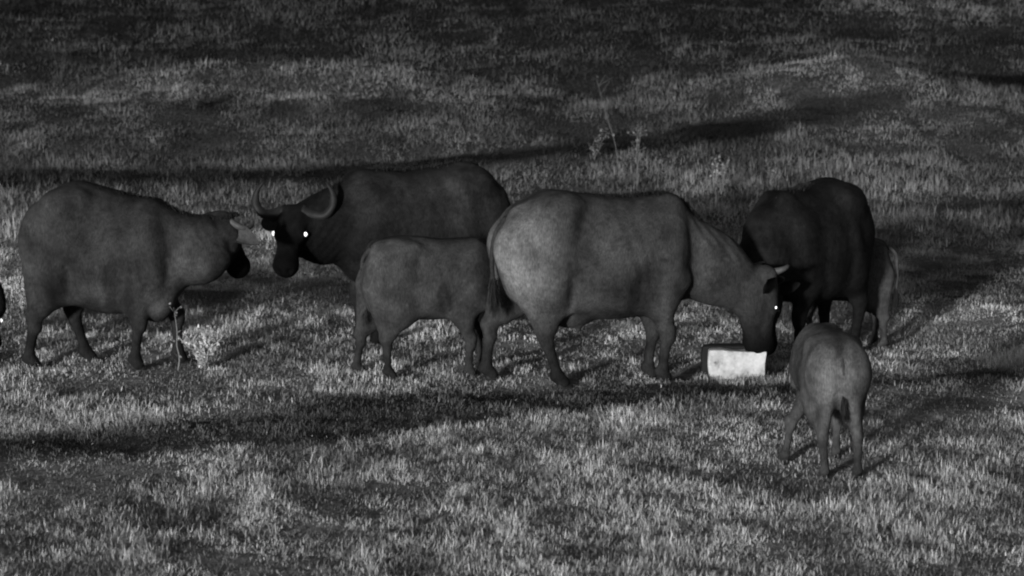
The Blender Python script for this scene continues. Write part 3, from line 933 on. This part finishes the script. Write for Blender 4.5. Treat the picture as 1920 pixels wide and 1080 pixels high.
# ---- B: the horned bull facing the camera behind the calf
buffalo('buffalo_bull', 'black horned buffalo looking at the camera with both eyes shining', 800, 634, 180 + 24, .024, dict(
    H=1.40, hipw=.21, ribs=.001, legr=1.02,
    patches=[((.98, 0, .85), (.40, .6, .5), .12), ((.3, .3, .55), (.7, .3, .42), .25)],  # shadow over head and lower body painted into the coat
    torso=[(-.64, 1.02, .66, .15, 0), (-.54, 1.20, .56, .23, 0), (-.42, 1.32, .48, .28, .05), (-.30, 1.375, .44, .31, .10), (-.06, 1.33, .42, .34, .12),
           (.18, 1.32, .42, .34, .12), (.42, 1.34, .44, .30, .06), (.60, 1.30, .46, .26, .02), (.78, 1.20, .50, .21, 0)],
    cap0=.18, cap1=.25,
    legs=dict(hr=(-.44, 1.0, -.52, -.16, .0), hl=(-.44, 1.0, -.26, .16, .0), fr=(.50, .92, .50, -.17, .02), fl=(.50, .92, .48, .16, .02)),
    neck=[((.58, 0, .98), (.84, .0, .90), .31, .25, .75), ((.84, .0, .90), (1.04, .03, .90), .25, .19, .85)],
    bumps=[((.48, .18, .88), (.14, .09, .28), .1), ((-.34, .17, 1.22), (.12, .09, .09), .12)],
    head=dict(size=.99, wide=1.04, poll=(1.11, .07, 1.045), yaw=55, pitch=46, roll=0, ears=ears(((-.25, .9, -.45), (.5, .2, .8), .26, .15)),
              horns=horn_pair([(-.01, .06, .0), (.0, .15, -.03), (.0, .235, -.03), (-.05, .29, .02), (-.13, .29, .075), (-.20, .235, .12)], .056), eyes=(.020, .017)),
    tail=[(-.56, 0, 1.14), (-.65, 0, 1.02), (-.67, .02, .85), (-.66, .03, .68), (-.65, .03, .60)],
    mane=[(-.42, 0, 1.34), (-.3, 0, 1.375), (.1, 0, 1.33), (.45, 0, 1.34), (.65, 0, 1.28), (.85, 0, 1.18), (1.0, .02, 1.1)], sock=.6, face_dark=.4))

# ---- C: the calf in the middle behind the pale cow
buffalo('buffalo_calf', 'grey buffalo calf standing broadside in front of the black bull, head behind the pale cow', 800, 703, 12, .038, dict(
    H=1.0, hipw=.20, vox=.012, bounds=((-.75, -.4, -.2), (1.1, .4, 1.2)), legr=1.02,
    torso=[(-.47, .88, .50, .14, 0), (-.38, .97, .45, .20, 0), (-.25, 1.01, .42, .225, .05), (-.08, 1.01, .41, .245, .10), (.10, .99, .41, .25, .10),
           (.28, .995, .42, .22, .05), (.42, .975, .44, .19, .02), (.54, .90, .48, .14, 0)],
    cap0=.12, cap1=.18,
    legs=dict(hr=(-.30, .74, -.27, -.12, .02), hl=(-.32, .74, -.46, .12, .0), fr=(.30, .66, .30, -.11, .01), fl=(.34, .66, .43, .11, .01)),
    neck=[((.38, 0, .74), (.58, .07, .70), .19, .15, .8), ((.58, .07, .70), (.72, .14, .66), .15, .115, .85)],
    bumps=[((.32, -.13, .68), (.09, .06, .2), .06), ((-.30, -.12, .74), (.14, .08, .18), .07), ((-.22, -.12, .93), (.07, .05, .05), .08)],
    carves=[((-.08, -.29, .80), (.07, .10, .13), .12), ((.18, -.30, .56), (.06, .085, .14), .13), ((-.13, -.30, .56), (.06, .085, .13), .13)],
    patches=[((-.2, -.2, .8), (.3, .3, .3), 1.15), ((.5, -.1, .7), (.16, .3, .4), .4), ((.1, -.2, .7), (.15, .3, .3), .85)],
    head=dict(size=.72, poll=(.76, .17, .70), yaw=25, pitch=48, ears=ears(((-.3, .9, -.35), (.3, .2, .9), .24, .14)), horns=[], eyes=(0, 0)),
    tail=[(-.40, 0, .93), (-.455, .02, .85), (-.455, .06, .70), (-.43, .08, .58), (-.42, .08, .52)], sock=.45, hair=6000))

# ---- E: the black buffalo at the right, facing the block
buffalo('buffalo', 'nearly black buffalo at the right bending to the block behind the pale cow', 1521, 668, 180 + 50, .012, dict(
    H=1.36, hipw=.20, legr=1.02, ribs=.0007,
    torso=[(-.54, 1.08, .70, .14, 0), (-.44, 1.22, .58, .21, 0), (-.30, 1.33, .49, .26, .08), (-.16, 1.35, .44, .29, .16), (0, 1.33, .42, .315, .2),
           (.18, 1.30, .43, .31, .18), (.36, 1.31, .46, .27, .12), (.52, 1.28, .50, .23, .08), (.66, 1.16, .54, .19, .0)],
    cap0=.16, cap1=.22,
    legs=dict(hr=(-.36, 1.0, -.36, -.15, .0), hl=(-.36, 1.0, -.30, .16, .0), fr=(.44, .9, .70, -.12, .05), fl=(.42, .9, .40, .14, .01)),
    neck=[((.52, 0, .94), (.76, .06, .76), .29, .22, .74), ((.76, .06, .76), (.88, .13, .60), .22, .16, .8)],
    bumps=[((.42, .17, .84), (.14, .09, .28), .1), ((-.24, .17, 1.18), (.11, .09, .09), .12)],
    head=dict(size=1.0, poll=(.90, .16, .66), yaw=12, pitch=84, ears=ears(((-.3, .9, -.5), (.3, .2, .9), .17, .10)), horns=horn_pair([(-.02, .05, .0), (-.03, .12, .0), (-.05, .17, .05), (-.07, .17, .12)], .04), eyes=(0, 0)),
    tail=[(-.46, 0, 1.16), (-.55, 0, 1.05), (-.565, -.02, .86), (-.56, -.03, .70)],
    ear_tone=.5, mane=[(-.25, 0, 1.335), (.0, 0, 1.325), (.2, 0, 1.295), (.36, 0, 1.30), (.52, 0, 1.265), (.66, .02, 1.13)], sock=.3))

# ---- F: the calf behind the black buffalo
buffalo('buffalo_calf', 'pale buffalo calf half hidden behind the black buffalo, black tail tuft showing', 1574, 650, 180 - 8, .055, dict(
    H=.88, hipw=.2, vox=.012, bounds=((-.7, -.4, -.2), (1.0, .4, 1.1)), legr=1.02,
    torso=[(-.40, .76, .45, .12, 0), (-.32, .84, .40, .17, 0), (-.20, .87, .38, .195, .05), (-.04, .87, .37, .21, .10), (.12, .86, .37, .21, .10),
           (.26, .86, .38, .19, .05), (.38, .83, .40, .16, .02), (.47, .76, .44, .12, 0)],
    cap0=.11, cap1=.15,
    legs=dict(hr=(-.26, .64, -.24, -.10, .0), hl=(-.26, .64, -.32, .10, .0), fr=(.26, .58, .24, -.09, .01), fl=(.28, .58, .30, .09, .01)),
    neck=[((.32, 0, .64), (.50, 0, .66), .165, .13, .8), ((.50, 0, .66), (.62, 0, .68), .13, .10, .85)],
    head=dict(size=.64, poll=(.66, 0, .74), yaw=0, pitch=35, ears=ears(), horns=[], eyes=(0, 0)),
    tail=[(-.36, 0, .80), (-.425, 0, .74), (-.44, .01, .60), (-.435, .02, .48), (-.43, .02, .44)], sock=.35, hair=5000))

# ---- G: the calf in front seen from behind
buffalo('buffalo_calf', 'small buffalo calf in the right foreground seen from behind', 1552, 876, 93, .062, dict(
    H=.86, hipw=.17, vox=.011, bounds=((-.7, -.4, -.2), (1.0, .4, 1.1)), legr=1.02,
    patches=[((-.40, .04, .58), (.2, .11, .24), 1.9), ((.0, .2, .6), (.25, .1, .3), .6), ((-.3, -.2, .5), (.2, .08, .3), .7)],  # light on the rump and shade on the flanks painted in
    torso=[(-.40, .74, .44, .13, 0), (-.32, .81, .41, .155, 0), (-.20, .84, .39, .172, .06), (-.04, .84, .38, .185, .12), (.12, .83, .38, .19, .12),
           (.26, .83, .39, .19, .06), (.38, .80, .42, .16, .02), (.48, .73, .45, .13, 0)],
    cap0=.12, cap1=.16,
    legs=dict(hr=(-.27, .62, -.30, -.12, .0), hl=(-.27, .62, -.27, .07, .0), fr=(.26, .56, .24, -.09, .01), fl=(.26, .56, .06, .25, .01)),
    neck=[((.34, 0, .62), (.50, -.02, .60), .165, .13, .8), ((.50, -.02, .60), (.62, -.04, .58), .13, .10, .85)],
    bumps=[((-.30, .10, .62), (.10, .09, .14), .06), ((-.30, -.10, .62), (.10, .09, .14), .06)],
    head=dict(size=.64, poll=(.68, -.05, .60), yaw=-15, pitch=42, ears=ears(((-.3, .6, -.6), (.3, .2, .9), .16, .10)), horns=[], eyes=(0, 0)),
    tail=[(-.33, 0, .76), (-.375, -.01, .70), (-.395, -.02, .60), (-.385, -.028, .52), (-.375, -.03, .46)], sock=.45, hair=7000))

# ---- H: calf at the left edge of the frame
buffalo('buffalo_calf', 'black buffalo calf at the left edge of the frame, one eye shining', -132, 688, 8, .012, dict(
    H=.86, hipw=.2, vox=.012, bounds=((-.7, -.4, -.2), (1.1, .5, 1.1)), legr=1.02,
    torso=[(-.40, .73, .40, .14, 0), (-.32, .81, .36, .19, 0), (-.20, .84, .33, .215, .06), (-.04, .84, .32, .235, .12), (.12, .83, .32, .24, .12),
           (.26, .83, .35, .21, .06), (.38, .80, .38, .17, .02), (.48, .73, .42, .13, 0)],
    cap0=.12, cap1=.16,
    legs=dict(hr=(-.27, .62, -.30, -.11, .0), hl=(-.27, .62, -.24, .10, .0), fr=(.26, .56, .24, -.11, .01), fl=(.26, .56, .30, .11, .01)),
    neck=[((.34, 0, .62), (.42, -.04, .50), .165, .13, .8), ((.42, -.04, .50), (.46, -.08, .44), .13, .10, .85)],
    head=dict(size=.64, poll=(.44, -.10, .46), yaw=-75, pitch=50, ears=(None, None), horns=[], eyes=(.014, .014)),
    tail=[(-.36, 0, .78), (-.425, 0, .72), (-.455, -.01, .60), (-.45, -.02, .48), (-.44, -.02, .40)], sock=.3, hair=3000))

# ------------------------------------------------------------------ the white block
def bevel_box(sx, sy, sz, bev, jit, seed, n=7):
    """box with rounded edges and a slightly weathered surface"""
    r = np.random.default_rng(seed)
    V, Q = [], []
    def face(u, v, w, s):
        o = len(V)
        for i in range(n):
            for j in range(n):
                a = -1 + 2 * i / (n - 1); b = -1 + 2 * j / (n - 1)
                p = np.zeros(3); p[u] = a; p[v] = b; p[w] = s
                V.append(p)
        for i in range(n - 1):
            for j in range(n - 1):
                q = (o + i * n + j, o + (i + 1) * n + j, o + (i + 1) * n + j + 1, o + i * n + j + 1)
                Q.append(q if s > 0 else q[::-1])
    face(0, 1, 2, 1); face(0, 1, 2, -1); face(1, 2, 0, 1); face(1, 2, 0, -1); face(2, 0, 1, 1); face(2, 0, 1, -1)
    V = np.array(V); half = np.array([sx, sy, sz]) / 2
    V = V * half
    inner = half - bev
    c = np.clip(V, -inner, inner); d = V - c; l = np.linalg.norm(d, axis=1)[:, None] + 1e-9
    V = c + d / l * np.minimum(l, bev)
    V += jit * np.stack([vnoise(V[:, 1] * 9 + 3, V[:, 2] * 9 + V[:, 0] * 5, seed) - .5, vnoise(V[:, 0] * 9, V[:, 2] * 9 + V[:, 1] * 4, seed + 1) - .5, vnoise(V[:, 0] * 9, V[:, 1] * 9 + 7 + V[:, 2] * 3, seed + 2) - .5], -1)
    return V, Q
bxp, byp = px_on(1383, 712)
bz = gz(bxp, byp)
block = link(bpy.data.objects.new('feed_block', None))
block.location = (bxp, byp + .10, bz); block.rotation_euler = (0, 0, R_(-3))
tag(block, 'white rectangular feed block with a dark casing on the grass under the pale cow', 'feed block')
V, Q = bevel_box(.41, .16, .215, .013, .018, 4, 13)
m_block, nt, b = mat('chalky_white_block')
tc = node(nt, 'ShaderNodeTexCoord')
n1 = noise_node(nt, 9, 6, tc.outputs['Object'], 0.65); n2 = noise_node(nt, 45, 4, tc.outputs['Object'])
r1 = ramp_node(nt, n1.outputs['Fac'], [(0.32, .10), (.43, .36), (.58, .50)])
r2 = ramp_node(nt, n2.outputs['Fac'], [(0.3, .88), (.7, 1.06)])
nt.links.new(mul(nt, r1.outputs[0], r2.outputs[0]), b.inputs['Base Color']); b.inputs['Roughness'].default_value = .85
bp = node(nt, 'ShaderNodeBump'); bp.inputs['Strength'].default_value = .4; bp.inputs['Distance'].default_value = .01
nt.links.new(n1.outputs['Fac'], bp.inputs['Height']); nt.links.new(bp.outputs[0], b.inputs['Normal'])
me = np_mesh('white_block', V, Q); me.materials.append(m_block)
o = link(bpy.data.objects.new('white_block', me), block); o.location = (0, -.07, .107)
M_case = plain('dark_casing', .012, .8, .15, 18)
V, Q = bevel_box(.44, .15, .235, .03, .008, 9)
me = np_mesh('casing', V, Q); me.materials.append(M_case)
o = link(bpy.data.objects.new('casing', me), block); o.location = (-.035, .088, .114)

# ------------------------------------------------------------------ weeds
def weed(name, label, px, py, height, stems, leafn, leafs, tone, spread, seed, group, leaf_from=.3, lean=None, cat='weed'):
    r = np.random.default_rng(seed)
    wx, wy = px_on(px, py); wz = gz(wx, wy)
    root = link(bpy.data.objects.new(name, None)); root.location = (wx, wy, wz)
    tag(root, label, cat, group)
    SV, SQ, ST, o = [], [], [], 0
    LX, LW = [], []
    for s in range(stems):
        a = r.uniform(0, 6.28); h = height * r.uniform(.55, 1.0) if s else height
        ln = spread * r.uniform(.2, 1) if lean is None else lean + r.normal(0, .1)
        d = np.array([math.cos(a), math.sin(a) * .6]) if lean is None else np.array([1.0, 0.1])
        pts = [np.array([d[0] * ln * h * t ** 1.4 + r.normal(0, .01), d[1] * ln * h * t ** 1.4 + r.normal(0, .01), h * t]) for t in np.linspace(0, 1, 6)]
        pts[0][:] = (r.normal(0, .015), r.normal(0, .015), -.01)
        P = spline(pts, 14)
        v, q, t3 = tube(P, np.linspace(.0055, .0022, 14), 5)
        SV.append(v); SQ.append(np.array(q) + o); ST.append(np.array(t3) + o); o += len(v)
        # side twigs
        for k in range(int(3 + 3 * height)):
            i = r.integers(5, 13); b0 = P[i]
            dirv = np.array([r.normal(0, 1), r.normal(0, .6), r.uniform(.3, 1.1)]); dirv /= np.linalg.norm(dirv)
            tw = [b0 + dirv * q * height * .16 for q in (0, .5, 1)]
            v, q, t3 = tube(np.array(tw), (.003, .0022, .0015), 4)
            SV.append(v); SQ.append(np.array(q) + o); ST.append(np.array(t3) + o); o += len(v)
            for q in range(max(1, leafn // 8)):
                LX.append(tw[2] + r.normal(0, .012, 3))
        for k in range(leafn):
            i = r.integers(int(13 * leaf_from), 14)
            LX.append(P[i] + r.normal(0, .012, 3))
    me = np_mesh('stem', np.vstack(SV), np.vstack(SQ), np.vstack(ST)); fattr(me, 'tone', np.full(o, tone * .8)); me.materials.append(M_leaf)
    link(bpy.data.objects.new('stem', me), root)
    LX = np.array(LX); n = len(LX)
    V, Q, T, tn = blades(LX[:, 0], LX[:, 1], LX[:, 2], r.uniform(0, 6.28, n), r.uniform(.3, 1.6, n), leafs * r.uniform(.6, 1.4, n), leafs * r.uniform(.45, .8, n), r.uniform(-.3, .7, n), tone * r.uniform(.6, 1.5, n))
    me = np_mesh('leaves', V, Q, T, smooth=False); fattr(me, 'tone', tn); me.materials.append(M_leaf)
    link(bpy.data.objects.new('leaves', me), root)
    return root

g1 = 'weeds standing in the pasture'
weed('tall_weed', 'thin stem with small pale leaves in front of the left cow', 335, 694, .46, 1, 14, .026, .30, .05, 1, g1, .05)
weed('leafy_weed', 'pale bushy weed beside the left cow\'s front foot', 380, 690, .28, 16, 34, .028, .52, .9, 2, g1, .15)
weed('tall_weed', 'tall bare weed with several upright stalks above the pale cow\'s back', 1196, 352, .72, 5, 14, .03, .20, .14, 3, g1, .2)
weed('tall_weed', 'single thin weed stalk leaning left above the pale cow\'s back', 1166, 345, 1.15, 1, 8, .03, .17, .2, 41, g1, .4, -.28)
weed('leafy_weed', 'low leafy weed between the pale cow and the black buffalo', 1352, 362, .40, 7, 18, .035, .26, .7, 5, g1, .3)
weed('leafy_weed', 'small forked weed just left of the black buffalo\'s back', 1448, 366, .38, 3, 16, .035, .26, .4, 6, g1, .4)
weed('tall_weed', 'slanting weed on the dark slope in the upper left', 112, 160, .75, 3, 14, .04, .08, .3, 7, g1, .3)
weed('tall_weed', 'faint upright weed in front of the upper middle slope', 752, 190, .85, 2, 12, .04, .08, .1, 8, g1, .3)
weed('leafy_weed', 'low pale weed on the ridge at the upper left', 365, 205, .35, 6, 14, .045, .10, .6, 9, g1, .2)
weed('tall_weed', 'faint weed stalk left of the grassy mound', 1355, 150, .75, 2, 12, .04, .08, .1, 10, g1, .3)
weed('leafy_weed', 'low leafy weed at the left of the shadow line in mid distance', 1115, 300, .35, 4, 16, .035, .17, .6, 11, g1, .3)

def tuft(label, px, py, n, ln, tone, flat, seed):
    r = np.random.default_rng(seed)
    wx, wy = px_on(px, py); wz = gz(wx, wy)
    V, Q, T, tn = blades(np.clip(r.normal(0, .045 + .0002 * n, n), -.08, .08), np.clip(r.normal(0, .03, n), -.045, .045), np.full(n, 0.0), r.uniform(0, 6.28, n), np.abs(r.normal(flat, .3, n)), ln * r.uniform(.5, 1.3, n), np.full(n, .006), r.uniform(.1, 1.0, n), tone * r.uniform(.6, 1.4, n))
    me = np_mesh('dry_tuft', V, Q, T, smooth=False); fattr(me, 'tone', tn); me.materials.append(M_grass)
    o = link(bpy.data.objects.new('dry_tuft', me)); o.location = (wx, wy, wz)
    tag(o, label, 'grass tuft', 'bleached grass tufts in the pasture')
tuft('largest bleached tuft of dead grass, arched over, in the lower foreground', 832, 952, 70, .13, .5, .9, 1)
tuft('small bleached tuft just below the dark strip in the left foreground', 590, 872, 26, .08, .5, .7, 2)
tuft('flattened bleached grass left of the foreground calf\'s feet', 1292, 918, 40, .11, .5, 1.1, 3)
tuft('pale grass tuft at the bottom left', 490, 1005, 60, .11, .4, .8, 4)
tuft('pale grass growing against the front of the white feed block', 1372, 722, 150, .075, .42, .45, 6)
tuft('grass growing against the left end of the white feed block', 1325, 716, 90, .07, .36, .45, 7)
tuft('grass at the right end of the white feed block below the cow\'s muzzle', 1432, 720, 70, .07, .36, .45, 8)
tuft('bright flattened grass right of the foreground calf', 1690, 697, 260, .14, .5, 1.1, 5)
